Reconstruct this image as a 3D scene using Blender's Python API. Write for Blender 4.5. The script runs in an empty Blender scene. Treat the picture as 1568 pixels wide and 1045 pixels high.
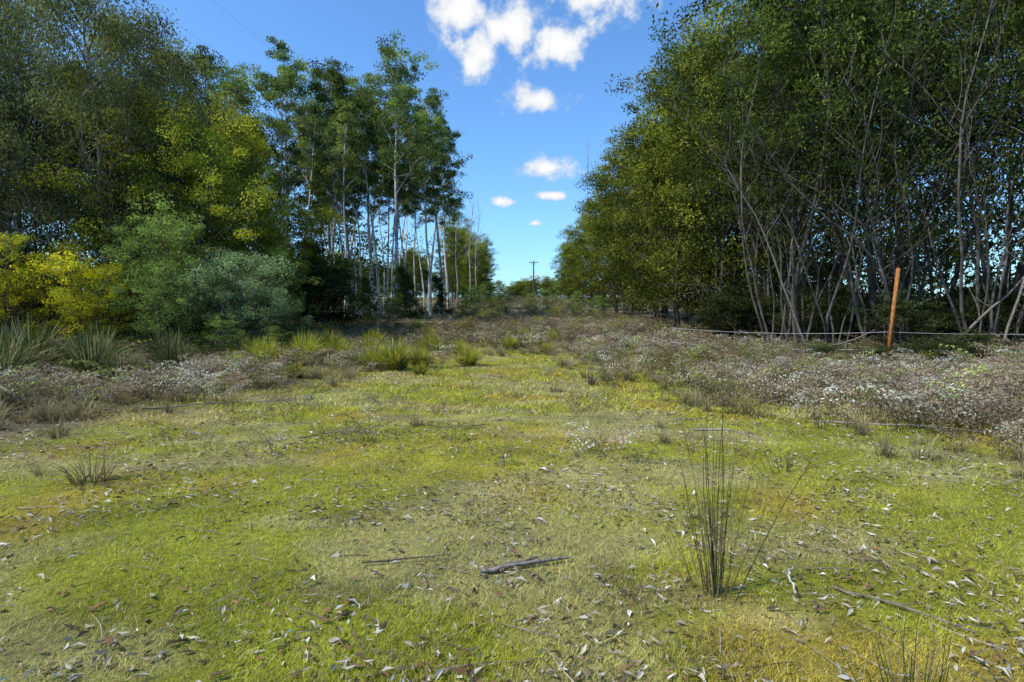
import bpy, math
import numpy as np
from mathutils import Vector

# ------------------------------------------------------------------ helpers
def hsh(ix, iy, seed):
    v = np.sin(ix*127.1 + iy*311.7 + seed*74.7)*43758.5453
    return v - np.floor(v)
def vnoise(x, y, seed=0):
    ix = np.floor(x); iy = np.floor(y); fx = x-ix; fy = y-iy
    ux = fx*fx*(3-2*fx); uy = fy*fy*(3-2*fy)
    a = hsh(ix,iy,seed); b = hsh(ix+1,iy,seed); c = hsh(ix,iy+1,seed); d = hsh(ix+1,iy+1,seed)
    return (a*(1-ux)+b*ux)*(1-uy) + (c*(1-ux)+d*ux)*uy
def fbm(x, y, scale, seed=0, oct=4):
    x = np.asarray(x,float)/scale; y = np.asarray(y,float)/scale
    t = 0; a = .5; s = 0
    for i in range(oct):
        t = t + a*vnoise(x, y, seed+i*13); s += a; a *= .5; x = x*2.03+3.1; y = y*2.03+1.7
    return t/s
def sstep(a, b, x):
    t = np.clip((x-a)/(b-a), 0, 1); return t*t*(3-2*t)

def H(x, y):
    x = np.asarray(x,float); y = np.asarray(y,float)
    base = np.interp(y, [-100,26,60,100,150,175,260,700], [0,0,.75,2.4,5.3,5.5,3.0,1.0])
    side = 0.028*np.clip(x-8,0,30) + 0.025*np.clip(-x-8,0,30)
    n = (fbm(x,y,3.5,5,3)-.5)*0.22 + (fbm(x,y,.6,9,3)-.5)*0.05
    return base + side*np.interp(y,[0,150],[1,.6]) + n
def lawn(x, y):
    """>0 inside the mown grass, falling outside it"""
    xl = np.interp(y, [0,6.6,11.4,17,23], [-8,-6.3,-4.6,-3.2,-1.2])
    xr = np.interp(y, [0,4.9,8.6,15,23], [6.2,5.0,3.3,2.0,0.3])
    w = (fbm(x,y,1.6,31,3)-.5)*2.2
    d = np.minimum(x-xl, (xr-x)) + w
    d = np.where(y > 20, np.minimum(d, (20-y)*.5), d)
    return d
def green(x, y):
    """>0 where the ground itself is still green (reaches further out than the clear lawn)"""
    xl = np.interp(y, [0,6.6,11.4,17,30], [-8.0,-6.0,-4.8,-4.5,-6])
    xr = np.interp(y, [0,4.9,8.6,15,30], [12,10,8,6,4])
    d = np.minimum(x-xl, (xr-x))*.6 + (fbm(x,y,1.3,36,3)-.5)*3.2
    return np.where(y > 16, np.minimum(d, (26-y)*.25+(fbm(x,y,1.3,36,3)-.5)*4), d)

class Part:
    def __init__(s, V, F, C, M): s.V=V; s.F=F; s.C=C; s.M=M
def join(parts):
    off = 0; Fs=[]
    for p in parts:
        Fs.append(p.F+off); off += len(p.V)
    return Part(np.concatenate([p.V for p in parts]), np.concatenate(Fs),
                np.concatenate([p.C for p in parts]), np.concatenate([p.M for p in parts]))
def mesh_of(name, p, mats, smooth=False):
    me = bpy.data.meshes.new(name)
    n = len(p.V); m = len(p.F)
    me.vertices.add(n); me.vertices.foreach_set("co", p.V.astype(np.float32).ravel())
    me.loops.add(m*4); me.loops.foreach_set("vertex_index", p.F.astype(np.int32).ravel())
    me.polygons.add(m); me.polygons.foreach_set("loop_start", np.arange(0,m*4,4,dtype=np.int32))
    for mt in mats: me.materials.append(mt)
    me.polygons.foreach_set("material_index", p.M.astype(np.int32))
    me.update(calc_edges=True)
    a = me.attributes.new("col", 'FLOAT_COLOR', 'POINT')
    a.data.foreach_set("color", np.concatenate([p.C, np.ones((n,1))],1).astype(np.float32).ravel())
    if smooth: me.polygons.foreach_set("use_smooth", np.ones(m,dtype=bool))
    me.update()
    return me
def add(name, me, loc=(0,0,0), rz=0, s=1, tilt=(0,0), parent=None):
    o = bpy.data.objects.new(name, me)
    o.location = loc; o.rotation_euler = (tilt[0],tilt[1],rz)
    o.scale = (s,s,s) if np.isscalar(s) else s
    bpy.context.scene.collection.objects.link(o)
    if parent: o.parent = parent
    return o
def unit(v): return v/(np.linalg.norm(v,axis=-1,keepdims=True)+1e-9)

def tube(pts, rad, k, col, mi=0):
    pts = np.array(pts,float); rad=np.array(rad,float); n=len(pts)
    t = unit(np.gradient(pts,axis=0))
    ref = np.array([1.,0,0]) if abs(t[0,0])<.8 else np.array([0,1.,0])
    u = unit(np.cross(t,ref)); w = np.cross(t,u)
    a = np.arange(k)*2*np.pi/k
    V = pts[:,None]+rad[:,None,None]*(np.cos(a)[None,:,None]*u[:,None]+np.sin(a)[None,:,None]*w[:,None])
    V = V.reshape(-1,3)
    i = np.arange(n-1)[:,None]*k; j=np.arange(k)[None]; j2=(j+1)%k
    F = np.stack([i+j,i+j2,i+k+j2,i+k+j],-1).reshape(-1,4)
    return Part(V,F,np.tile(np.array(col,float),(len(V),1)),np.full(len(F),mi))
def leaves(P, D, L, W, C, rng, mi=1):
    n=len(P); r = unit(rng.normal(size=(n,3))); S = unit(np.cross(D,r))
    L=np.broadcast_to(L,(n,))[:,None]; W=np.broadcast_to(W,(n,))[:,None]
    V=np.stack([P-D*L*.5, P+S*W*.5-D*L*.05, P+D*L*.5, P-S*W*.5-D*L*.05],1).reshape(-1,3)
    F=np.arange(n*4).reshape(n,4)
    return Part(V,F,np.repeat(C,4,axis=0),np.full(n,mi))
def path(rng, p, d, L, n, wob, up):
    pts=[p.copy()]; d=d.copy()
    for i in range(n):
        d = d + rng.normal(size=3)*wob + np.array([0,0,up]); d/=np.linalg.norm(d)
        p = p + d*L/n; pts.append(p)
    return np.array(pts), d
def at(pts,t):
    f=t*(len(pts)-1); i=min(int(f),len(pts)-2); f-=i
    return pts[i]*(1-f)+pts[i+1]*f
def clump(rng, c, r, n, L, W, droop, cols, flat=.6, bright=1.0):
    Q = unit(rng.normal(size=(n,3)))*(rng.uniform(0,1,n)**.42)[:,None]
    P = c + Q*np.array([r,r,r*flat])*rng.uniform(.85,1.1,(n,1))
    D = unit(rng.normal(size=(n,3))*.7+np.array([0,0,-droop]))
    ca,cb = cols
    m = np.clip(rng.uniform(-.1,1)*.75+rng.uniform(0,1,n)*.4,0,1)[:,None]
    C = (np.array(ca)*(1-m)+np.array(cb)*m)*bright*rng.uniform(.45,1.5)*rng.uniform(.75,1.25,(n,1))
    return leaves(P,D,L*rng.uniform(.7,1.3,n),W*rng.uniform(.7,1.3,n),C,rng)

def tree(seed,H=20,cs=.5,R=3,nb=16,nsub=5,th=(35,60),cr=.8,nl=90,L=.17,W=.055,droop=.6,tr=.2,trunks=1,
         lean=(0,0),spread=.0,cols=((.05,.08,.03),(.09,.13,.04)),bark=(.2,.18,.15),prof='dome',wob=.05,flat=.6,up=.03,k=7,dead=0,pe=.65):
    rng=np.random.default_rng(seed); parts=[]
    for ti in range(trunks):
        a0=rng.uniform(0,6.28); Ht=H*(1 if ti==0 else rng.uniform(.65,.98)); trr=tr*(1 if ti==0 else rng.uniform(.5,.9))
        d0=unit(np.array([lean[0]+math.cos(a0)*spread,lean[1]+math.sin(a0)*spread,1.]))
        p0=np.array([math.cos(a0),math.sin(a0),0])*spread*1.2*(ti>0); p0[2]=-.3
        pts,_=path(rng,p0,d0,Ht*(1+.3*spread),14,wob,up)
        tt=np.linspace(0,1,15); rad=trr*(1-tt*.9); rad[0]*=1.5
        bk=np.array(bark)*rng.uniform(.7,1.3)
        parts.append(tube(pts,rad,k,bk))
        for b in range(nb):
            t=cs+(1-cs)*((b+rng.uniform(0,1))/nb)*.98
            u=(t-cs)/(1-cs)
            if prof=='dome': pr=math.sqrt(max(0.05,1-(u*1.0-.25)**2*1.5))
            elif prof=='cone': pr=(1-u)*.95+.08
            else: pr=.5+.5*math.sin(u*3.1)
            base=at(pts,t); a=b*2.4+rng.uniform(-.6,.6)
            theta=math.radians(rng.uniform(*th))*(1-.35*u)
            d=np.array([math.cos(a)*math.sin(theta),math.sin(a)*math.sin(theta),math.cos(theta)])
            Lb=R*pr*rng.uniform(.55,1.25)
            bp,bd=path(rng,base,d,Lb,5,.13,.05)
            rb=max(.012,trr*.38*(1-t*.55))
            parts.append(tube(bp,rb*np.linspace(1,.25,6),5,bk*.9))
            if dead and rng.uniform()<dead: continue
            for s_ in range(nsub):
                q=rng.uniform(.3,1) if s_ else 1.0
                sp=at(bp,q); sd=unit(bd*.8+rng.normal(size=3)*.6+np.array([0,0,.15]))
                Ls=Lb*rng.uniform(.2,.45)+.15
                s2,_=path(rng,sp,sd,Ls,3,.18,.03)
                parts.append(tube(s2,rb*.35*np.linspace(1,.35,4),3,bk*.8))
                if nl>0:
                    parts.append(clump(rng,s2[-1],cr*rng.uniform(.5,1.2),int(nl*rng.uniform(.5,1.3)),L,W,droop,cols,flat,pe+(1.15-pe)*u))  # crown shade put into leaf colour: low clumps darker, top ones lighter
    return join(parts)

def scatter(tmpls, pl):
    out=[]
    pl=np.array(pl,float)
    for ti,T in enumerate(tmpls):
        q=pl[pl[:,0]==ti]
        if not len(q): continue
        c=np.cos(q[:,4])[:,None]; s=np.sin(q[:,4])[:,None]; sc=q[:,5][:,None]
        X=(T.V[None,:,0]*c-T.V[None,:,1]*s)*sc+q[:,1][:,None]
        Y=(T.V[None,:,0]*s+T.V[None,:,1]*c)*sc+q[:,2][:,None]
        Z=T.V[None,:,2]*sc+q[:,3][:,None]
        V=np.stack([X,Y,Z],-1).reshape(-1,3)
        F=(T.F[None]+(np.arange(len(q))*len(T.V))[:,None,None]).reshape(-1,4)
        C=(T.C[None]*q[:,None,6:9]).reshape(-1,3)
        out.append(Part(V,F,C,np.tile(T.M,len(q))))
    return join(out)

# ------------------------------------------------------------------ materials
def leaf_mat(name, trans=.35, warm=(1.25,1.2,.6)):
    m=bpy.data.materials.new(name); m.use_nodes=True; nt=m.node_tree; N=nt.nodes; Lk=nt.links
    N.clear(); out=N.new('ShaderNodeOutputMaterial')
    at_=N.new('ShaderNodeAttribute'); at_.attribute_name='col'
    pb=N.new('ShaderNodeBsdfDiffuse')
    tl=N.new('ShaderNodeBsdfTranslucent'); mx=N.new('ShaderNodeMixShader'); mx.inputs[0].default_value=trans
    vm=N.new('ShaderNodeVectorMath'); vm.operation='MULTIPLY'; vm.inputs[1].default_value=warm
    oi=N.new('ShaderNodeObjectInfo'); hs=N.new('ShaderNodeVectorMath'); hs.operation='SCALE'
    mr=N.new('ShaderNodeMapRange'); mr.inputs[3].default_value=.75; mr.inputs[4].default_value=1.3
    Lk.new(oi.outputs['Random'],mr.inputs[0]); Lk.new(mr.outputs[0],hs.inputs['Scale'])
    Lk.new(at_.outputs['Color'],hs.inputs[0])
    Lk.new(hs.outputs[0],pb.inputs['Color']); Lk.new(hs.outputs[0],vm.inputs[0]); Lk.new(vm.outputs[0],tl.inputs['Color'])
    Lk.new(pb.outputs[0],mx.inputs[1]); Lk.new(tl.outputs[0],mx.inputs[2]); Lk.new(mx.outputs[0],out.inputs[0])
    return m
def bark_mat(name, scale=6., contrast=.6, stretch=.15):
    m=bpy.data.materials.new(name); m.use_nodes=True; nt=m.node_tree; N=nt.nodes; Lk=nt.links
    N.clear(); out=N.new('ShaderNodeOutputMaterial'); pb=N.new('ShaderNodeBsdfDiffuse'); Lk.new(pb.outputs[0],out.inputs[0])
    at_=N.new('ShaderNodeAttribute'); at_.attribute_name='col'
    tc=N.new('ShaderNodeTexCoord'); mp=N.new('ShaderNodeMapping'); mp.inputs['Scale'].default_value=(1,1,stretch)
    nz=N.new('ShaderNodeTexNoise'); nz.inputs['Scale'].default_value=scale; nz.inputs['Detail'].default_value=3
    Lk.new(tc.outputs['Object'],mp.inputs[0]); Lk.new(mp.outputs[0],nz.inputs[0])
    mr=N.new('ShaderNodeMapRange'); mr.inputs[1].default_value=.3; mr.inputs[2].default_value=.7
    mr.inputs[3].default_value=1-contrast; mr.inputs[4].default_value=1+contrast
    Lk.new(nz.outputs[0],mr.inputs[0])
    vm=N.new('ShaderNodeVectorMath'); vm.operation='SCALE'
    Lk.new(at_.outputs['Color'],vm.inputs[0]); Lk.new(mr.outputs[0],vm.inputs['Scale']); Lk.new(vm.outputs[0],pb.inputs['Color'])
    return m
M_bark=bark_mat('bark'); M_leaf=leaf_mat('foliage',.32); M_wood=bark_mat('weathered_wood',40,.5,.3)
M_grass=leaf_mat('grass_blades',.3,(1.15,1.15,.7)); M_litter=leaf_mat('dry_leaf',.15,(1,1,1))
M_fern=leaf_mat('bracken_frond',.3,(1.15,1.1,.8))
TM=[M_bark,M_leaf]

def ground_mat():
    m=bpy.data.materials.new('ground_turf'); m.use_nodes=True; nt=m.node_tree; N=nt.nodes; Lk=nt.links
    pb=N['Principled BSDF']; pb.inputs['Roughness'].default_value=.95; pb.inputs['Specular IOR Level'].default_value=.1
    at_=N.new('ShaderNodeAttribute'); at_.attribute_name='col'
    tc=N.new('ShaderNodeTexCoord')
    n1=N.new('ShaderNodeTexNoise'); n1.inputs['Scale'].default_value=22; n1.inputs['Detail'].default_value=6; n1.inputs['Roughness'].default_value=.7
    n2=N.new('ShaderNodeTexNoise'); n2.inputs['Scale'].default_value=4; n2.inputs['Detail'].default_value=6; n2.inputs['Roughness'].default_value=.65
    Lk.new(tc.outputs['Object'],n1.inputs[0]); Lk.new(tc.outputs['Object'],n2.inputs[0])
    mr=N.new('ShaderNodeMapRange'); mr.inputs[1].default_value=.3; mr.inputs[2].default_value=.7; mr.inputs[3].default_value=.4; mr.inputs[4].default_value=1.35
    Lk.new(n1.outputs[0],mr.inputs[0])
    vm=N.new('ShaderNodeVectorMath'); vm.operation='SCALE'; Lk.new(at_.outputs['Color'],vm.inputs[0]); Lk.new(mr.outputs[0],vm.inputs['Scale'])
    mx=N.new('ShaderNodeMix'); mx.data_type='RGBA'
    mr2=N.new('ShaderNodeMapRange'); mr2.inputs[1].default_value=.5; mr2.inputs[2].default_value=.75; mr2.inputs[3].default_value=0; mr2.inputs[4].default_value=.5
    Lk.new(n2.outputs[0],mr2.inputs[0]); Lk.new(mr2.outputs[0],mx.inputs[0])
    Lk.new(vm.outputs[0],mx.inputs[6]); mx.inputs[7].default_value=(.16,.12,.07,1)
    Lk.new(mx.outputs[2],pb.inputs['Base Color'])
    bp=N.new('ShaderNodeBump'); bp.inputs['Strength'].default_value=.8; bp.inputs['Distance'].default_value=.04
    Lk.new(n1.outputs[0],bp.inputs['Height']); Lk.new(bp.outputs[0],pb.inputs['Normal'])
    return m

def turf_col(x,y):
    g=np.array([.27,.31,.03]); g2=np.array([.43,.40,.05]); och=np.array([.45,.30,.06]); dry=np.array([.50,.43,.23]); lit=np.array([.19,.15,.10])
    a=fbm(x,y,2.5,1)[...,None]; C=g*(1-a)+g2*a
    o=sstep(.52,.70,fbm(x,y,1.2,2))[...,None]*.55; C=C*(1-o)+och*o
    d=sstep(.50,.66,fbm(x*.7+y*.2,y,.8,3))[...,None]*.5
    C=C*(1-d)+dry*d
    C=C*(.55+.9*fbm(x,y,.28,61,3))[...,None]
    o=(1-sstep(-1.2,.6,green(x,y)))[...,None]*.9
    far=np.array([.24,.22,.09])*np.ones_like(C); k=sstep(.45,.6,fbm(x,y,3,55,3))[...,None]*.7
    lt=(lit*(1-k)+far*k)*(.7+.7*fbm(x,y,.8,8)[...,None])
    return C*(1-o)+lt*o

# ------------------------------------------------------------------ ground
def graded(a,b,n,k):
    t=np.linspace(math.asinh(a*k),math.asinh(b*k),n); return np.sinh(t)/k
gx=graded(-600,600,360,.12); gy=graded(-80,697,460,.12)+3
X,Y=np.meshgrid(gx,gy); Z=H(X,Y)
V=np.stack([X,Y,Z],-1).reshape(-1,3); nx=len(gx); ny=len(gy)
i=np.arange(ny-1)[:,None]*nx+np.arange(nx-1)[None]
F=np.stack([i,i+1,i+nx+1,i+nx],-1).reshape(-1,4)
C=turf_col(X,Y).reshape(-1,3)*.70
add('ground',mesh_of('ground',Part(V,F,C,np.zeros(len(F))),[ground_mat()],True))

rng=np.random.default_rng(7)
# ------------------------------------------------------------------ grass
def blades(n, dmin, dmax, p, hgt, wid, seed):
    r=np.random.default_rng(seed)
    u=r.uniform(0,1,n); e=1-p; d=(dmin**e+(dmax**e-dmin**e)*u)**(1/e)
    th=np.radians(r.uniform(-52,52,n)); x=np.sin(th)*d; y=np.cos(th)*d
    L=green(x,y); keep=(r.uniform(0,1,n) < .15+.85*sstep(-1.2,.6,L)); x=x[keep]; y=y[keep]; d=d[keep]; n=len(x)
    z=H(x,y)-.004
    C=turf_col(x,y)*r.uniform(.5,1.6,(n,1)); yel=(r.uniform(0,1,n)<.17)[:,None]; C=np.where(yel,np.array([.52,.46,.27])*r.uniform(.5,1.2,(n,1)),C)
    h=hgt*r.uniform(.4,1.3,n)*(.3+1.4*fbm(x,y,.35,21,2)); w=wid*r.uniform(.6,1.3,n)*np.maximum(1,d/4)**.8
    a=r.uniform(0,6.28,n); sx=np.cos(a)*w; sy=np.sin(a)*w; lx=r.normal(0,.8,n)*h; ly=r.normal(0,.8,n)*h
    B=np.stack([x,y,z],-1)
    S=np.stack([sx,sy,np.zeros(n)],-1)*.5; T=np.stack([lx,ly,h],-1)
    V=np.stack([B-S,B+S,B+T*.95+S*.25,B+T-S*.25],1).reshape(-1,3)
    return Part(V,np.arange(4*n).reshape(n,4),np.repeat(C,4,0),np.zeros(n))
g=join([blades(360000,1.6,9,.75,.025,.0036,1),blades(150000,9,27,.9,.045,.008,2)])
add('grass',mesh_of('grass',g,[M_grass]))

# ------------------------------------------------------------------ leaf litter
def litter(n,seed):
    r=np.random.default_rng(seed)
    d=r.uniform(1.6,15,n); th=np.radians(r.uniform(-52,52,n)); x=np.sin(th)*d; y=np.cos(th)*d
    k=fbm(x,y,.9,44,3)+.03*np.clip(np.abs(x-.3)-1.2,0,3); keep=r.uniform(0,1,n)<sstep(.42,.62,k)*.9+.14; x=x[keep];y=y[keep]; n=len(x)
    P=np.stack([x,y,H(x,y)+r.uniform(.008,.03,n)],-1)
    a=r.uniform(0,6.28,n); D=unit(np.stack([np.cos(a),np.sin(a),r.normal(0,.25,n)],-1))
    pal=np.array([[.50,.46,.38],[.36,.30,.21],[.18,.12,.07],[.26,.15,.08],[.66,.62,.54],[.11,.08,.05]])
    C=pal[r.choice(6,n,p=[.22,.20,.18,.14,.09,.17])]*r.uniform(.7,1.15,(n,1))
    Lg=.018+.065*r.uniform(0,1,n)**1.4; W=Lg*r.uniform(.15,.38,n)
    S=unit(np.cross(D,np.array([0,0,1.])+r.normal(0,.45,(n,3))))
    up=np.array([0,0,1.])*(r.uniform(-.1,.25,n)*Lg)[:,None]
    L_=Lg[:,None]; W_=W[:,None]
    bend=S*(r.normal(0,.08,n)*Lg)[:,None]
    q=np.stack([P-D*L_*.5,P-S*W_*.5+up+bend,P+D*L_*.5,P+up*.3+bend],1); q2=np.stack([P-D*L_*.5,P+up*.3+bend,P+D*L_*.5,P+S*W_*.5+up+bend],1)
    V=np.concatenate([q.reshape(-1,3),q2.reshape(-1,3)])
    return Part(V,np.arange(8*n).reshape(-1,4),np.concatenate([np.repeat(C,4,0)]*2),np.zeros(2*n))
add('leaf_litter',mesh_of('leaf_litter',litter(44000,3),[M_litter]))
tw=[]
for i_ in range(950):
    d=rng.uniform(1.8,14); th=math.radians(rng.uniform(-50,50)); x=math.sin(th)*d; y=math.cos(th)*d
    a=rng.uniform(0,3.14); Lg=rng.uniform(.05,.32)
    pts,_=path(rng,np.array([x,y,0.]),np.array([math.cos(a),math.sin(a),0]),Lg,4,.16,0)
    pts[:,2]=H(pts[:,0],pts[:,1])+.014+np.abs(rng.normal(0,.01))
    c=np.array([.17,.14,.11])*rng.uniform(.4,2.2)
    tw.append(tube(pts,rng.uniform(.0012,.005)*np.linspace(1,.5,5),4,c))
add('scattered_twigs',mesh_of('scattered_twigs',join(tw),[M_wood]))

def stick(name,pl,r0,r1,col,forks=0,seed=0):
    r=np.random.default_rng(seed); pl=np.array(pl,float)
    n=9; t=np.linspace(0,len(pl)-1,n); P=np.stack([np.interp(t,np.arange(len(pl)),pl[:,j]) for j in range(3)],-1)
    P[:,:2]+=r.normal(0,.008,(n,2)); P[:,2]+=H(P[:,0],P[:,1])
    rad=np.linspace(r0,r1,n)*r.uniform(.8,1.2,n)
    ps=[tube(P,rad,7,col)]
    for f in range(forks):
        q=P[r.integers(2,8)]; dd=unit(P[-1]-P[0])+r.normal(0,.6,3)*np.array([1,1,.4]); dd[2]=abs(dd[2])*.3
        fp,_=path(r,q,unit(dd),np.linalg.norm(P[-1]-P[0])*r.uniform(.2,.4),4,.15,0)
        ps.append(tube(fp,r0*.4*np.linspace(1,.3,5),5,col))
    add(name,mesh_of(name,join(ps),[M_wood],True))
stick('fallen_branch',[(-.19,3.28,.022),(.08,3.36,.03),(.36,3.46,.03)],.017,.007,(.20,.17,.14),0,1)
stick('fallen_branch',[(-.17,3.31,.02),(.06,3.39,.03),(.16,3.43,.045)],.011,.006,(.14,.12,.10),0,2)
stick('fallen_branch',[(.5,3.2,.02),(.62,3.24,.03),(.7,3.2,.03)],.006,.003,(.14,.10,.07),2,3)
stick('fallen_branch',[(2.2,6.9,.12),(2.6,6.8,.16),(2.95,6.6,.08)],.014,.008,(.26,.22,.17),1,4)
stick('fallen_branch',[(1.6,3.12,.02),(1.64,3.3,.04),(1.72,3.42,.05)],.008,.004,(.5,.44,.34),1,5)
stick('fallen_branch',[(1.85,3.2,.02),(2.1,3.0,.03),(2.3,2.75,.03)],.008,.004,(.17,.14,.11),3,6)
stick('fallen_branch',[(-5.9,9.0,.03),(-5,9.4,.04),(-3.8,10,.04)],.015,.006,(.18,.15,.12),2,7)
stick('fallen_branch',[(-.9,3.4,.02),(-.55,3.45,.03),(-.38,3.5,.03)],.006,.003,(.11,.09,.07),2,8)
stick('fallen_branch',[(4.2,7.9,.05),(5.2,7.5,.1),(6.2,7.3,.06)],.014,.006,(.24,.2,.16),3,9)
stick('fallen_branch',[(-2.6,6.9,.03),(-2.2,7.1,.04),(-1.7,7.15,.03)],.009,.004,(.14,.11,.09),3,10)
stick('fallen_branch',[(-1.0,7.3,.03),(-.6,7.2,.04),(-.3,7.4,.03)],.008,.004,(.12,.10,.08),4,11)

# ------------------------------------------------------------------ reed tuft
def reeds(seed,n,h,spread,col,rad=.0029):
    r=np.random.default_rng(seed); ps=[]
    for i_ in range(n):
        a=r.uniform(0,6.28); s=abs(r.normal(0,spread)); p=np.array([math.cos(a)*s*.5,math.sin(a)*s*.5,-.02])
        d=unit(np.array([math.cos(a)*s*1.5+r.normal(0,.03),math.sin(a)*s*1.5,1.]))
        pts,_=path(r,p,d,h*r.uniform(.35,1.1),6,.04,.0)
        c=np.array(col)*r.uniform(.6,1.3) if r.uniform()<.7 else np.array([.24,.18,.10])
        ps.append(tube(pts,rad*np.linspace(1,.4,7)*r.uniform(.7,1.2),4,c))
        if r.uniform()<.3:
            q=pts[-2]; ps.append(leaves(q+r.normal(0,.012,(6,3)),unit(r.normal(size=(6,3))+[0,0,1.]),.02,.006,np.tile([.10,.08,.04],(6,1)),r,0))
    return join(ps)
add('rush_tuft',mesh_of('rush_tuft',reeds(5,50,1.04,.14,(.065,.07,.03)),[M_wood]),(1.13,3.1,H(1.13,3.1)))
add('rush_tuft',mesh_of('rush_tuft',reeds(6,30,.38,.16,(.05,.065,.03)),[M_wood]),(1.62,2.2,H(1.62,2.2)))
add('rush_tuft',mesh_of('rush_tuft',reeds(8,22,.3,.2,(.05,.075,.03)),[M_wood]),(2.75,5.6,H(2.75,5.6)))

# ------------------------------------------------------------------ tussocks
def tussock(seed,n,h,spread,ca,cb,w=.009,dry=.18):
    r=np.random.default_rng(seed); a=r.uniform(0,6.28,n); s=np.abs(r.normal(0,1,n)); R0=spread*.3*np.sqrt(r.uniform(0,1,n))
    hh=h*r.uniform(.5,1.15,n); out=s*spread*.75
    pts=[]
    for t in (0,.35,.7,1.):
        rr=R0+out*t**1.7; z=hh*(t-.28*t**3*np.minimum(1.8,out/h*1.6))
        pts.append(np.stack([np.cos(a)*rr,np.sin(a)*rr,z],-1))
    side=np.stack([-np.sin(a+r.normal(0,.7,n)),np.cos(a),0*a],-1)
    ws=[1,.9,.6,.1]
    V=np.stack([pts[j]+side*(w*ws[j]*sg) for j in range(4) for sg in (-1,1)],1)
    b=np.arange(n)[:,None,None]*8; f=np.array([[0,1,3,2],[2,3,5,4],[4,5,7,6]])[None]
    m=r.uniform(0,1,(n,1)); C=np.array(ca)*(1-m)+np.array(cb)*m
    dd=r.uniform(0,1,(n,1))<dry; C=np.where(dd,np.array([.36,.31,.17]),C)
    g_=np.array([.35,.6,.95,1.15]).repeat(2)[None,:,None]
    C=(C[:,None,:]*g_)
    return Part(V.reshape(-1,3),(b+f).reshape(-1,4),C.reshape(-1,3),np.zeros(3*n))
tus=[tussock(20+i_,420,.62,.5,(.19,.23,.02),(.44,.41,.045)) for i_ in range(3)]
TUS=[mesh_of('tussock',t,[M_grass]) for t in tus]
tp=[(-3.2,15.6,1.5),(-3.9,16.2,1.2),(-2.6,16.1,1.1),(-6.9,15.8,1.5),(-6.0,16.4,1.5),(-5.2,16.9,1.4),(-4.6,18,1.4),(-1.3,16.8,1.15),(-7.6,16.6,1.4),(-6.7,18.5,1.6),
    (-2.0,21.5,1.0),(-.1,24,1.1),(.5,29,1.2),(1.9,27,1.2),(2.3,31,1.1),(-3.1,21,1.2),(-6.8,21,1.5),(-8.8,23,1.5),(-3.6,25,1.3),(1.3,22,.8),
    (-2.3,14.2,.6),(-5.1,13.4,.7),(-9.6,20,1.5),(-7.4,15.0,1.0),(3.9,36,1.3),(-4.4,30,1.3),(-5.7,23.5,1.5),(0,38,1.4),(-3,42,1.4),(2,46,1.5),(5,42,1.5),(-6,36,1.5)]
for j,(x,y,s) in enumerate(tp):
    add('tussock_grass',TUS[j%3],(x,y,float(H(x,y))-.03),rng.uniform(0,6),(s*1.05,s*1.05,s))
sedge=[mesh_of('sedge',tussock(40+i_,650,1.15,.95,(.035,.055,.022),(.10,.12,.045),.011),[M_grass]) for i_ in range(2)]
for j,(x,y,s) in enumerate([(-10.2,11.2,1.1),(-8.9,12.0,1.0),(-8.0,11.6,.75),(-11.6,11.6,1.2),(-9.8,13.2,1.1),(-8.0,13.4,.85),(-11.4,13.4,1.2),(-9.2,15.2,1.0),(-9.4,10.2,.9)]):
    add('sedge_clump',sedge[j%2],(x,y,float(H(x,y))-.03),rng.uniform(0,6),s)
dt=[tussock(60+i_,60,.26,.26,(.30,.26,.14),(.42,.36,.22),.003) for i_ in range(3)]
pl=[]
for i_ in range(1700):
    x=rng.uniform(-11,14); y=rng.uniform(5,28)
    if lawn(np.array(x),np.array(y))>.3 and rng.uniform()>.05: continue
    g_=rng.uniform(.6,1.2); pl.append((rng.integers(0,3),x,y,float(H(x,y))-.01,rng.uniform(0,6.3),rng.uniform(.5,1.7),g_,g_*rng.uniform(.9,1.05),g_*.95))
add('dry_grass_tufts',mesh_of('dry_grass_tufts',scatter(dt,pl),[M_grass]))
def weed(seed,n=9,h=.5,col=(.20,.16,.08)):
    r=np.random.default_rng(seed); ps=[]
    for i_ in range(n):
        a=r.uniform(0,6.28); s=r.uniform(0,.16); d=unit(np.array([math.cos(a)*r.uniform(.1,.5),math.sin(a)*.35,1.]))
        pts,_=path(r,np.array([math.cos(a)*s,math.sin(a)*s,0]),d,h*r.uniform(.5,1.2),5,.08,0)
        ps.append(tube(pts,.0035*np.linspace(1,.4,6),3,np.array([.12,.085,.05])*r.uniform(.6,1.4)))
        m=14; t=r.uniform(.3,1,m); P=np.array([at(pts,q) for q in t])+r.normal(0,.022,(m,3))
        ps.append(leaves(P,unit(r.normal(size=(m,3))+[0,0,.6]),.045,.015,np.array(col)*r.uniform(.5,1.4,(m,1)),r,0))
    q=join(ps); q.M[:]=0; return q
WD=[weed(90,7,.45,(.26,.20,.13)),weed(91,8,.42,(.22,.24,.06)),weed(92,7,.5,(.36,.31,.20)),weed(93,8,.45,(.22,.15,.11))]

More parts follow.
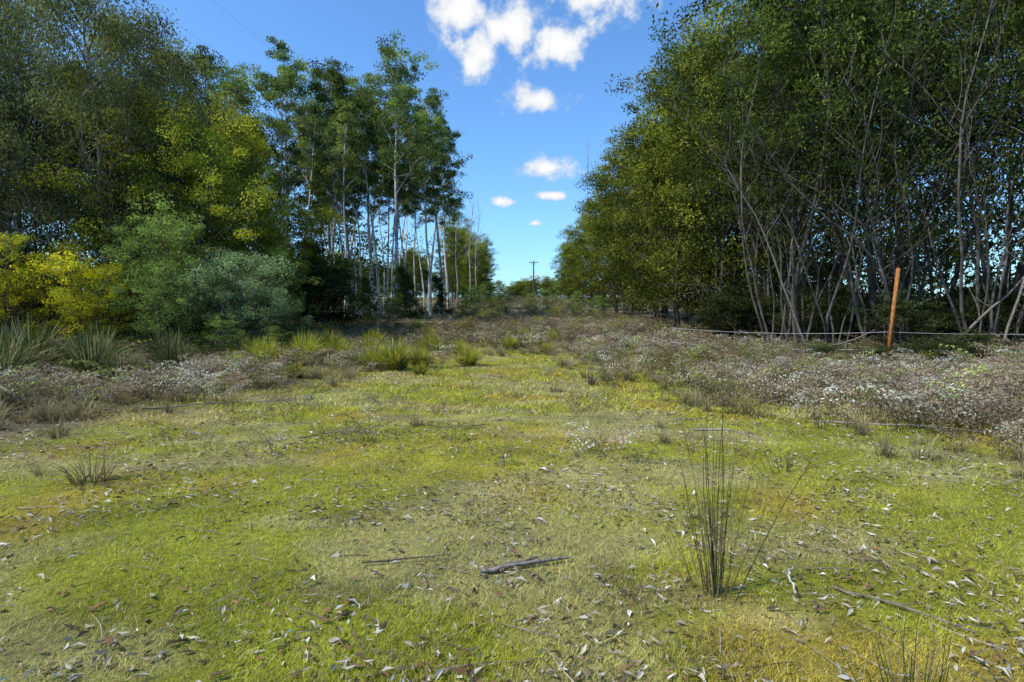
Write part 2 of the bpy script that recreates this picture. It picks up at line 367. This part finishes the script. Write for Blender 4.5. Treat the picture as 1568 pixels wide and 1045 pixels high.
# ------------------------------------------------------------------ bracken
def bracken(seed,nf=6,h=.75,fine=True):
    r=np.random.default_rng(seed); ps=[]
    for f in range(nf):
        a=r.uniform(0,6.28); d=unit(np.array([math.cos(a)*.35,math.sin(a)*.35,1.]))
        p=np.array([math.cos(a),math.sin(a),0])*r.uniform(0,.3)
        n=10; pts=[p]; Lf=h*r.uniform(.55,1.3)
        for i_ in range(n):
            t=i_/n; d=unit(d+np.array([math.cos(a),math.sin(a),-.5])*.20*t*2+r.normal(0,.05,3)); pts.append(pts[-1]+d*Lf/n*1.3)
        pts=np.array(pts); base=r.uniform(.6,1.3)
        k=r.uniform()
        col=np.array([.24,.17,.12]) if k<.58 else (np.array([.21,.22,.07]) if k<.72 else np.array([.38,.34,.28]))
        col=col*base
        ps.append(tube(pts,.006*np.linspace(1,.3,n+1),3,np.array([.15,.09,.06])))
        P=[];D=[];Ls=[]
        for i_ in range(3,n+1):
            t=(i_-3)/(n-3); pl_=(.26*(1-t)+.05)*h/.7
            tan=unit(pts[min(i_+1,n)]-pts[i_-1]); side=unit(np.cross(tan,[0,0,1.]))
            for sg in (-1,1):
                dr=unit(side*sg+tan*.45+np.array([0,0,r.normal(-.2,.4)]))
                if fine:
                    for q in range(4):
                        c=pts[i_]+dr*pl_*(q+.6)/4
                        for s2 in (-1,1):
                            P.append(c+r.normal(0,.008,3)); D.append(unit(dr*.5+tan*s2*.8+r.normal(0,.45,3))); Ls.append(.075*(1-.5*q/4)*(1-.4*t))
                else:
                    for q in (.3,.8):
                        P.append(pts[i_]+dr*pl_*q); D.append(unit(dr+r.normal(0,.6,3))); Ls.append(pl_*.55)
        P=np.array(P);D=np.array(D);Ls=np.array(Ls)
        C=col*r.uniform(.6,1.4,(len(P),1))
        ps.append(leaves(P,D,Ls,Ls*.36,C,r,0))
    q=join(ps); q.M[:]=0; return q
btN=[bracken(70+i_) for i_ in range(6)]
btF=[bracken(80+i_,8,.75,False) for i_ in range(4)]
def place(n,ylo,yhi,nt,smin=.4,smax=1.0,on=.03,pale=0.0,thr=.44,sk=1.0):
    pl=[]; tries=0
    while len(pl)<n and tries<80000:
        tries+=1
        y=ylo+(yhi-ylo)*rng.uniform()**1.3; x=rng.uniform(-14,16) if y<35 else rng.uniform(-13,12)
        L=float(lawn(np.array(x),np.array(y))); sm=1.0
        if L>0.1:
            if rng.uniform()>on or y<5.5: continue
            sm=.6
        elif x>0 and rng.uniform()>min(1,-L*.22)+.07: continue
        elif x<0 and rng.uniform()>min(1,-L*.45)+.08: continue
        if abs(x)>y*1.1: continue
        if -9<x<-2 and 12.5<y<19 and rng.uniform()<.65: continue
        if y<24 and fbm(np.array(x),np.array(y),1.8,77,2)<(thr+.03 if x>0 else thr): continue
        sv_=min(1,sk*float(sstep(.50,.62,fbm(np.array(x),np.array(y),5,88,2)))+pale*rng.uniform())
        gg=rng.uniform(0,1)*(1-sv_); b=rng.uniform(.65,1.2)*(1+.6*sv_)
        pl.append((rng.integers(0,nt),x,y,float(H(x,y))-.02,rng.uniform(0,6.3),sm*rng.uniform(smin,smax)*(1 if y<25 else 1.2),b,b*(1+.16*gg+.10*sv_),b*(1.0-.3*gg+.14*sv_)))
    return pl
add('bracken_ferns',mesh_of('bracken_ferns',join([scatter(btN,place(850,5.5,19,6,.4,1.15,sk=.8)),scatter(btF,place(1300,16,45,4,pale=.7)),scatter(btF,place(1200,38,155,4,.5,1.1,pale=1.3))]),[M_fern]))
add('dry_weeds',mesh_of('dry_weeds',scatter(WD,place(1700,4.2,24,4,.4,1.25,.07,thr=.38,sk=.5)),[M_fern]))

# ------------------------------------------------------------------ trees
def T(name,**k): return mesh_of(name,tree(**k),TM)
euc_c=((.065,.105,.038),(.20,.26,.07))
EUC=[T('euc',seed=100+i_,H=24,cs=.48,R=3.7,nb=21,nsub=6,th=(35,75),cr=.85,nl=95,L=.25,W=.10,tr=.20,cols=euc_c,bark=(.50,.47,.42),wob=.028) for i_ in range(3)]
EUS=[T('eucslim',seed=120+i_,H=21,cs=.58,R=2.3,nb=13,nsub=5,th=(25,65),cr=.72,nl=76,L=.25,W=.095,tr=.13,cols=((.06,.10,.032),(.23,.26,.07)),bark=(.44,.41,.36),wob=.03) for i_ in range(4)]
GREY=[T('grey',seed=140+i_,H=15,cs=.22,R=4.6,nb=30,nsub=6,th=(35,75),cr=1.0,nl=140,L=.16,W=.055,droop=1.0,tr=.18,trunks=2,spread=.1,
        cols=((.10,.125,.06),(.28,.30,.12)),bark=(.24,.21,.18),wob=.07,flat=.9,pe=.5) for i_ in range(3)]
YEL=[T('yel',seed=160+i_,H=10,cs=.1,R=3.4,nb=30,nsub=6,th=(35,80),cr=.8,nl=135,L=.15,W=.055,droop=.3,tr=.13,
        cols=((.08,.14,.025),(.50,.47,.055)),bark=(.14,.12,.1),prof='dome',pe=.5) for i_ in range(2)]  # wattle yellow, brightened in the colour to stand for the sunlit crown edge
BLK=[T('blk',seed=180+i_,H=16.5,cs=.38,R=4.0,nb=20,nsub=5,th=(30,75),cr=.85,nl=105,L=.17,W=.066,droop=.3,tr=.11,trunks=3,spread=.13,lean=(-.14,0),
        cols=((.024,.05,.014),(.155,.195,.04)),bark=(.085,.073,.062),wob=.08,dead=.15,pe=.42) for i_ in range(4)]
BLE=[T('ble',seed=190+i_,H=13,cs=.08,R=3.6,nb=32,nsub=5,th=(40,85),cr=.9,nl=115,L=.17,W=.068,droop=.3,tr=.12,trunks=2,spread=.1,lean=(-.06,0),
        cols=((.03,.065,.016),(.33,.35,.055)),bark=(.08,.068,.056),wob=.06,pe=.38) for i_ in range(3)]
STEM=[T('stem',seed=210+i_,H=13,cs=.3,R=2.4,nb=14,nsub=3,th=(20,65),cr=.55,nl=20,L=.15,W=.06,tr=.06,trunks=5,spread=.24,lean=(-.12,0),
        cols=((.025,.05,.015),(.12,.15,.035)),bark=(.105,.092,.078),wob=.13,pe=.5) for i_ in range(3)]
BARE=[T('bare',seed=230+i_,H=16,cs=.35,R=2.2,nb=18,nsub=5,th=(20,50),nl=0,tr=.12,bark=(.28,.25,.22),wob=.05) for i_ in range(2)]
def put(name,ml,x,y,h,h0,rz=None,j=[0],w=1.0):
    j[0]+=1; s=h/h0
    if rz is None: rz=rng.uniform(0,6.28)
    return add(name,ml[j[0]%len(ml)],(x,y,float(H(x,y))-.05),rz,(s*w,s*w,s))
for x,y,h in [(-9.6,48,23.2),(-8.2,66,24),(-8.3,58,20),(-11.5,50,19),(-14.5,52,21.5),(-20,50,22.5),(-17.0,54,23.5),(-24,46,20),(-12.5,60,24),(-27,50,22),(-10.5,72,24),(-8.5,76,22),(-22,42,17),
              (-16.2,50,20),(-15.0,62,25),(-18.5,46,18.5),(-13.2,46,15)]:
    put('eucalyptus_tree',EUC,x,y,h,24)
for i_ in range(44):
    y=rng.uniform(38,85); x=-11-rng.uniform(0,1)**1.2*(y*.42)
    put('eucalyptus_tree',EUS,x,y,rng.uniform(16,21)*(y/55)**.4,21)
for x,y,h in [(-7.0,92,19),(-6.3,100,18),(-8.2,84,18),(11.2,84,25),(11.6,80,21)]:
    put('dead_tree',BARE,x,y,h,16,w=(.4 if x>5 else 1))
for x,y,h in [(-17.8,25,13.6),(-16.2,27,12.8),(-22,25,14.4),(-26.5,24,15),(-21,31,15.5),(-28,30,16)]:
    put('peppermint_tree',GREY,x,y,h,15)
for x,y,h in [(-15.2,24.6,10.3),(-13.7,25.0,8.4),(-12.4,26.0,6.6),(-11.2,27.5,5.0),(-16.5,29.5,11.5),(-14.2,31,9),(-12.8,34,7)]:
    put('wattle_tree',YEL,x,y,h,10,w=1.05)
for x,y,h in [(11,21.5,15),(14.5,22,17),(12,26,16),(17.5,20,17),(20,23,17),(16,27,17),(24,21,17),(21.5,28,18),(27,25,18)]:
    put('blackwood_tree',BLK,x,y,h,16.5,rz=rng.uniform(-.7,.7))
for x,y,h in [(10.9,30,14.5),(10.6,36,14),(10.8,43,15),(10.7,51,14.5),(11.2,60,14),(11.2,70,13),(11.4,82,12.5),(11.2,95,12),(11.7,110,11.5),(12.5,125,11),
              (14,36,17),(14,46,17),(15,56,16),(18,66,16),(19,40,17),(24,36,18)]:
    put('blackwood_tree',BLE,x,y,h,13,rz=rng.uniform(-.7,.7))
for x,y,h in [(12.6,18.5,13),(14.4,17.5,12),(16,18.8,14),(18.2,17.4,13),(9.8,21,12),(13.2,20.5,14),(15.8,22.5,14),(19.5,20,15),(11.7,23.5,14),(22,19,14),(13.5,28,15),(18,25,15),(17,17,12),(11.2,19.8,11)]:
    put('sapling_thicket',STEM,x,y,h,13,rz=rng.uniform(-.8,.8))
def shrub(seed,h,R,ca,cb,nl=120,L=.09,W=.03,prof='dome',cs=.05,cr=.42):
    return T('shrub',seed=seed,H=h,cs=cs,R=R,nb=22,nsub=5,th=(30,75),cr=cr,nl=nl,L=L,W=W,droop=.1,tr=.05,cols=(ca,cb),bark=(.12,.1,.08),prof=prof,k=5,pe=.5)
SG=[shrub(300+i_,3.6,1.4,(.07,.12,.03),(.25,.33,.09),cr=.36,nl=80) for i_ in range(2)]
SB=[shrub(310+i_,2.6,1.3,(.11,.17,.08),(.30,.39,.20),cr=.36,nl=90) for i_ in range(2)]
SY=[shrub(320+i_,3.0,1.4,(.13,.17,.03),(.62,.56,.03),cr=.32,nl=70) for i_ in range(2)]
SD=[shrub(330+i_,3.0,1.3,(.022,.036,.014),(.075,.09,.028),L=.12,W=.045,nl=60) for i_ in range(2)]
SC=[shrub(340+i_,4.0,.9,(.02,.045,.015),(.06,.09,.025),prof='cone',nl=70,L=.12,W=.04) for i_ in range(2)]
SO=[shrub(350+i_,1.0,.6,(.16,.18,.04),(.35,.33,.06),nl=14,L=.05,W=.018,cr=.18) for i_ in range(3)]
for x,y,h in [(-11.4,18.5,4.1),(-10.7,17.4,2.7),(-12.8,20,4.6),(-9.9,24,3.6)]: put('tea_tree_shrub',SG,x,y,h,3.6)
for x,y,h in [(-9.1,19.0,3.1),(-8.5,19.8,2.2),(-10,20.2,3.0)]: put('silver_wattle_shrub',SB,x,y,h,2.6)
for x,y,h in [(-13.6,18,3.0),(-16.2,18.2,3.3),(-14.8,19,3.2),(-12.7,17.4,2.4)]: put('flowering_wattle_shrub',SY,x,y,h,3.0)
for x,y,h in [(-8.7,44,5.0),(-9.3,52,5),(-11.4,38,5),(-12.2,36,6),(-10.4,41,4),(-7.5,62,5),(-12.8,33,5)]: put('native_cherry_tree',SC,x,y,h,4.0)
for x,y,h in [(-8.2,16.6,1.3),(-7.2,17.2,1.0),(-8.8,21.5,1.7),(-3.6,52,3.0),(-5,60,3),(-1.6,70,2.4),(2.5,90,2.4),(-4,80,3.4),(6,95,3),(7,60,2.6),(-8,36,2.2),(7,46,2.2),(-1,100,3),(3,115,3),(-4,112,4),(8,105,4)]: put('heath_shrub',SG,x,y,h,3.6,w=1.4)
for i_ in range(28):
    y=rng.uniform(24,120); x=rng.uniform(-9,9)
    put('heath_seedling',SO,x,y,rng.uniform(.5,1.1)*(1+y/120),1.0,w=1.3)
for i_ in range(34):
    y=rng.uniform(16,30); x=rng.uniform(10.5,22)
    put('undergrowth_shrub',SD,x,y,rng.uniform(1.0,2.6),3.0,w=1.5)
for i_ in range(26):
    y=rng.uniform(19,34); x=-rng.uniform(10.5,24)
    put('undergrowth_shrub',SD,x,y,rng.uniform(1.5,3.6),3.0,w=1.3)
for i_ in range(26):
    y=rng.uniform(9,18); x=y*rng.uniform(.3,.92)
    put('heath_seedling',SO,x,y,rng.uniform(.3,.7),1.0)

def mass(seed,n,xr,yr,zr,r,nl,L,cols):
    g_=np.random.default_rng(seed); ps=[]
    for i_ in range(n):
        x=g_.uniform(*xr); y=g_.uniform(*yr); z=float(H(x,y))+g_.uniform(*zr)
        q=clump(g_,np.array([x,y,z]),r*g_.uniform(.6,1.4),nl,L,L*.4,.3,cols,.7); ps.append(q)
    q=join(ps); q.M[:]=0; return q
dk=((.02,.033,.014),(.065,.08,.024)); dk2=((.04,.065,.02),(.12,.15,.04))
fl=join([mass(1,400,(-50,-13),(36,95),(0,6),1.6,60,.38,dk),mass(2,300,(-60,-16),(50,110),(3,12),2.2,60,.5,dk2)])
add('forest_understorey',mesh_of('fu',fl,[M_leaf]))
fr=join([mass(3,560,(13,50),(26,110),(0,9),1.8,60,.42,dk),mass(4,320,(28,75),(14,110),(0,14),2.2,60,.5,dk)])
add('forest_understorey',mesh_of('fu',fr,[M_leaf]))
for i_ in range(70):
    x=rng.uniform(-60,70) if i_>34 else rng.uniform(-16,18); y=rng.uniform(158,200) if i_>34 else rng.uniform(150,172)
    h=rng.uniform(3.0,5.5) if -14<x<18 else rng.uniform(9,13)
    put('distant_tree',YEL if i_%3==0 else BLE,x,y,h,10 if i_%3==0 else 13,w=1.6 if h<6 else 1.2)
for x,y,h in [(-7.8,108,11),(-8.5,118,13),(-7.5,128,12),(-8.5,138,14),(-7.0,148,9),(-12,115,16),(-13,130,16),(-12,145,16)]:
    put('wattle_tree',BLE,x,y,h,13)

# ------------------------------------------------------------------ power poles and wires
def box(c,s,col):
    c=np.array(c);s=np.array(s)/2
    V=np.array([[x,y,z] for x in(-1,1) for y in(-1,1) for z in(-1,1)])*s+c
    F=np.array([[0,1,3,2],[4,6,7,5],[0,4,5,1],[2,3,7,6],[0,2,6,4],[1,5,7,3]])
    return Part(V,F,np.tile(np.array(col,float),(8,1)),np.zeros(6))
pp=[tube([(0,0,-1),(0,0,5),(0,0,9.6)],[.22,.19,.15],10,(.10,.085,.07)),tube([(0,0,9.6),(0,0,9.62)],[.15,.001],10,(.1,.09,.07)),
    box((0,-.22,9.2),(2.3,.14,.14),(.11,.09,.07)),tube([(-.7,-.22,9.2),(0,-.17,8.5)],[.03,.03],5,(.1,.1,.1)),tube([(.7,-.22,9.2),(0,-.17,8.5)],[.03,.03],5,(.1,.1,.1))]
for xx in (-1.05,-.45,1.05): pp.append(tube([(xx,-.22,9.26),(xx,-.22,9.36),(xx,-.22,9.4),(xx,-.22,9.5)],[.03,.07,.05,.06],8,(.3,.28,.25)))
PP=mesh_of('pole',join(pp),[M_wood],False)
A=(5.6,148); B=(-13.8,-12)
add('power_pole',PP,(A[0],A[1],float(H(*A)))); add('power_pole',PP,(B[0],B[1],float(H(*B))+1.4),.1)
ws=[]
for xx in (-1.05,1.05):
    t=np.linspace(0,1,60); x=A[0]+xx+(B[0]-A[0])*t; y=A[1]-.2+(B[1]-A[1])*t
    z0=float(H(*A))+9.5; z1=float(H(*B))+1.4+9.5; z=z0+(z1-z0)*t-4*1.2*t*(1-t)
    ws.append(tube(np.stack([x,y,z],-1),np.full(60,.0035),4,(.3,.3,.3)))
add('power_line_wires',mesh_of('wires',join(ws),[M_wood]))

root=bpy.data.objects.new('leaning_fence_post',None); bpy.context.scene.collection.objects.link(root)
root.location=(9.9,15,float(H(9.9,15))-.1)
po=[box((0,0,1.42),(.085,.06,2.84),(.34,.14,.05)),box((0,0,2.845),(.08,.05,.012),(.3,.11,.04))]
q=add('post',mesh_of('post',join(po),[M_wood]),(0,0,0),0,1,parent=root); q.rotation_euler=(0,.1,.2)
wr=[]
for z in (.7,1.15):
    for (xa,ya,xb,yb) in [(0,0,9,.8),(0,0,-5,2.5)]:
        t=np.linspace(0,1,12); wr.append(tube(np.stack([xa+(xb-xa)*t,ya+(yb-ya)*t+.05,z-.1*t*(1-t)*4+.04*t],-1),np.full(12,.006),4,(.45,.43,.42)))
add('wires',mesh_of('fwires',join(wr),[M_wood]),parent=root)
for x,y,h in [(9.2,14.4,.7),(10.3,14.2,.8),(9.8,13.6,.5),(11.4,14.8,.8),(8.3,15,.7),(12.6,15.2,.9)]:
    put('undergrowth_shrub',SD,x,y,h,3.0,w=2.0)
lb=[]
for p0,d,Lg,r_ in [((12.5,16.5,.3),(.75,.1,.65),4.5,.05),((8.5,17.5,.3),(.9,.1,.06),5,.04),((13.6,15.8,.3),(.35,0,.9),7,.04),((9.5,18,.2),(-.4,0,.9),6.5,.04)]:
    pts,_=path(rng,np.array(p0,float),unit(np.array(d)),Lg,8,.07,0); lb.append(tube(pts,r_*np.linspace(1,.35,9),6,(.18,.15,.12)))
    for f in range(4):
        b_,_=path(rng,pts[rng.integers(3,8)],unit(np.array(d)+rng.normal(0,.5,3)),Lg*.25,4,.12,0); lb.append(tube(b_,r_*.35*np.linspace(1,.3,5),4,(.17,.15,.12)))
add('leaning_dead_limbs',mesh_of('limbs',join(lb),[M_wood]))

# ------------------------------------------------------------------ world
AZ=-112.0; EL=50.0
sc=bpy.context.scene; w=bpy.data.worlds.new('World'); sc.world=w; w.use_nodes=True; nt=w.node_tree; N=nt.nodes; Lk=nt.links; N.clear()
out=N.new('ShaderNodeOutputWorld'); sky=N.new('ShaderNodeTexSky'); sky.sky_type='NISHITA'; sky.sun_disc=False
sky.sun_elevation=math.radians(EL); sky.sun_rotation=math.radians(AZ); sky.air_density=1.0; sky.dust_density=.8; sky.ozone_density=2.0
bg=N.new('ShaderNodeBackground'); bg.inputs[1].default_value=.14
hs=N.new('ShaderNodeVectorMath'); hs.operation='MULTIPLY'; hs.inputs[1].default_value=(.88,1.34,1.75); Lk.new(sky.outputs[0],hs.inputs[0]); Lk.new(hs.outputs[0],bg.inputs[0])
tc=N.new('ShaderNodeTexCoord'); sp=N.new('ShaderNodeSeparateXYZ'); Lk.new(tc.outputs['Generated'],sp.inputs[0])
def mth(op,a,b=None):
    n=N.new('ShaderNodeMath'); n.operation=op
    for i_,v in enumerate((a,b)):
        if v is None: continue
        if isinstance(v,(int,float)): n.inputs[i_].default_value=v
        else: Lk.new(v,n.inputs[i_])
    return n.outputs[0]
az=mth('MULTIPLY',mth('ARCTAN2',sp.outputs[0],sp.outputs[1]),57.2958); el=mth('MULTIPLY',mth('ARCSINE',sp.outputs[2]),57.2958)
cb=N.new('ShaderNodeCombineXYZ'); Lk.new(az,cb.inputs[0]); Lk.new(el,cb.inputs[1])
nz=N.new('ShaderNodeTexNoise'); nz.inputs['Scale'].default_value=.36; nz.inputs['Detail'].default_value=7; nz.inputs['Roughness'].default_value=.6
Lk.new(cb.outputs[0],nz.inputs['Vector'])
blobs=[(-5.4,27.2,3.2,2.6),(-3.2,24.0,2.7,2.6),(0,25.8,3.4,2.8),(4.6,24.7,3.5,2.1),(8.5,28.6,5,2.8),(2.7,20.1,3.2,1.3),
       (3.5,13.9,2.9,1.1),(3.9,11.4,1.8,.45),(-.9,10.9,1.1,.55),(2.2,8.8,.8,.35)]
cur=None
for a,e,rx,ry in blobs:
    s_=N.new('ShaderNodeVectorMath'); s_.operation='SUBTRACT'; Lk.new(cb.outputs[0],s_.inputs[0]); s_.inputs[1].default_value=(a,e,0)
    m_=N.new('ShaderNodeVectorMath'); m_.operation='MULTIPLY'; Lk.new(s_.outputs[0],m_.inputs[0]); m_.inputs[1].default_value=(1/rx,1/ry,0)
    l_=N.new('ShaderNodeVectorMath'); l_.operation='LENGTH'; Lk.new(m_.outputs[0],l_.inputs[0])
    cur=l_.outputs['Value'] if cur is None else mth('MINIMUM',cur,l_.outputs['Value'])
val=mth('ADD',mth('SUBTRACT',1.0,cur),mth('MULTIPLY',mth('SUBTRACT',nz.outputs[0],.5),3.0))
mr=N.new('ShaderNodeMapRange'); mr.interpolation_type='SMOOTHSTEP'; mr.inputs[1].default_value=-.15; mr.inputs[2].default_value=.6; Lk.new(val,mr.inputs[0])
cl=N.new('ShaderNodeBackground'); cl.inputs[1].default_value=1.0
cr_=N.new('ShaderNodeMix'); cr_.data_type='RGBA'; cr_.inputs[6].default_value=(.62,.72,.85,1); cr_.inputs[7].default_value=(1,1,1,1)
mr3=N.new('ShaderNodeMapRange'); mr3.inputs[1].default_value=0; mr3.inputs[2].default_value=.9; Lk.new(val,mr3.inputs[0]); Lk.new(mr3.outputs[0],cr_.inputs[0]); Lk.new(cr_.outputs[2],cl.inputs[0])
mx=N.new('ShaderNodeMixShader'); Lk.new(mr.outputs[0],mx.inputs[0]); Lk.new(bg.outputs[0],mx.inputs[1]); Lk.new(cl.outputs[0],mx.inputs[2]); Lk.new(mx.outputs[0],out.inputs[0])

sv=Vector((math.sin(math.radians(AZ))*math.cos(math.radians(EL)),math.cos(math.radians(AZ))*math.cos(math.radians(EL)),math.sin(math.radians(EL))))
ld=bpy.data.lights.new('sun','SUN'); ld.energy=5.0; ld.angle=math.radians(.5); ld.color=(1,.95,.86)
lo=bpy.data.objects.new('sun',ld); lo.rotation_euler=sv.to_track_quat('Z','Y').to_euler(); lo.location=(0,0,50); sc.collection.objects.link(lo)

cd=bpy.data.cameras.new('camera'); cd.lens=20; cd.sensor_width=36; cd.clip_end=2000; cd.clip_start=.05
co=bpy.data.objects.new('camera',cd); co.location=(0,0,float(H(0,0))+1.6); co.rotation_euler=(math.radians(90-2.9),0,0); sc.collection.objects.link(co); sc.camera=co
sc.view_settings.view_transform='Standard'; sc.view_settings.look='None'; sc.view_settings.exposure=0
print('faces', sum(len(m.polygons) for m in bpy.data.meshes))
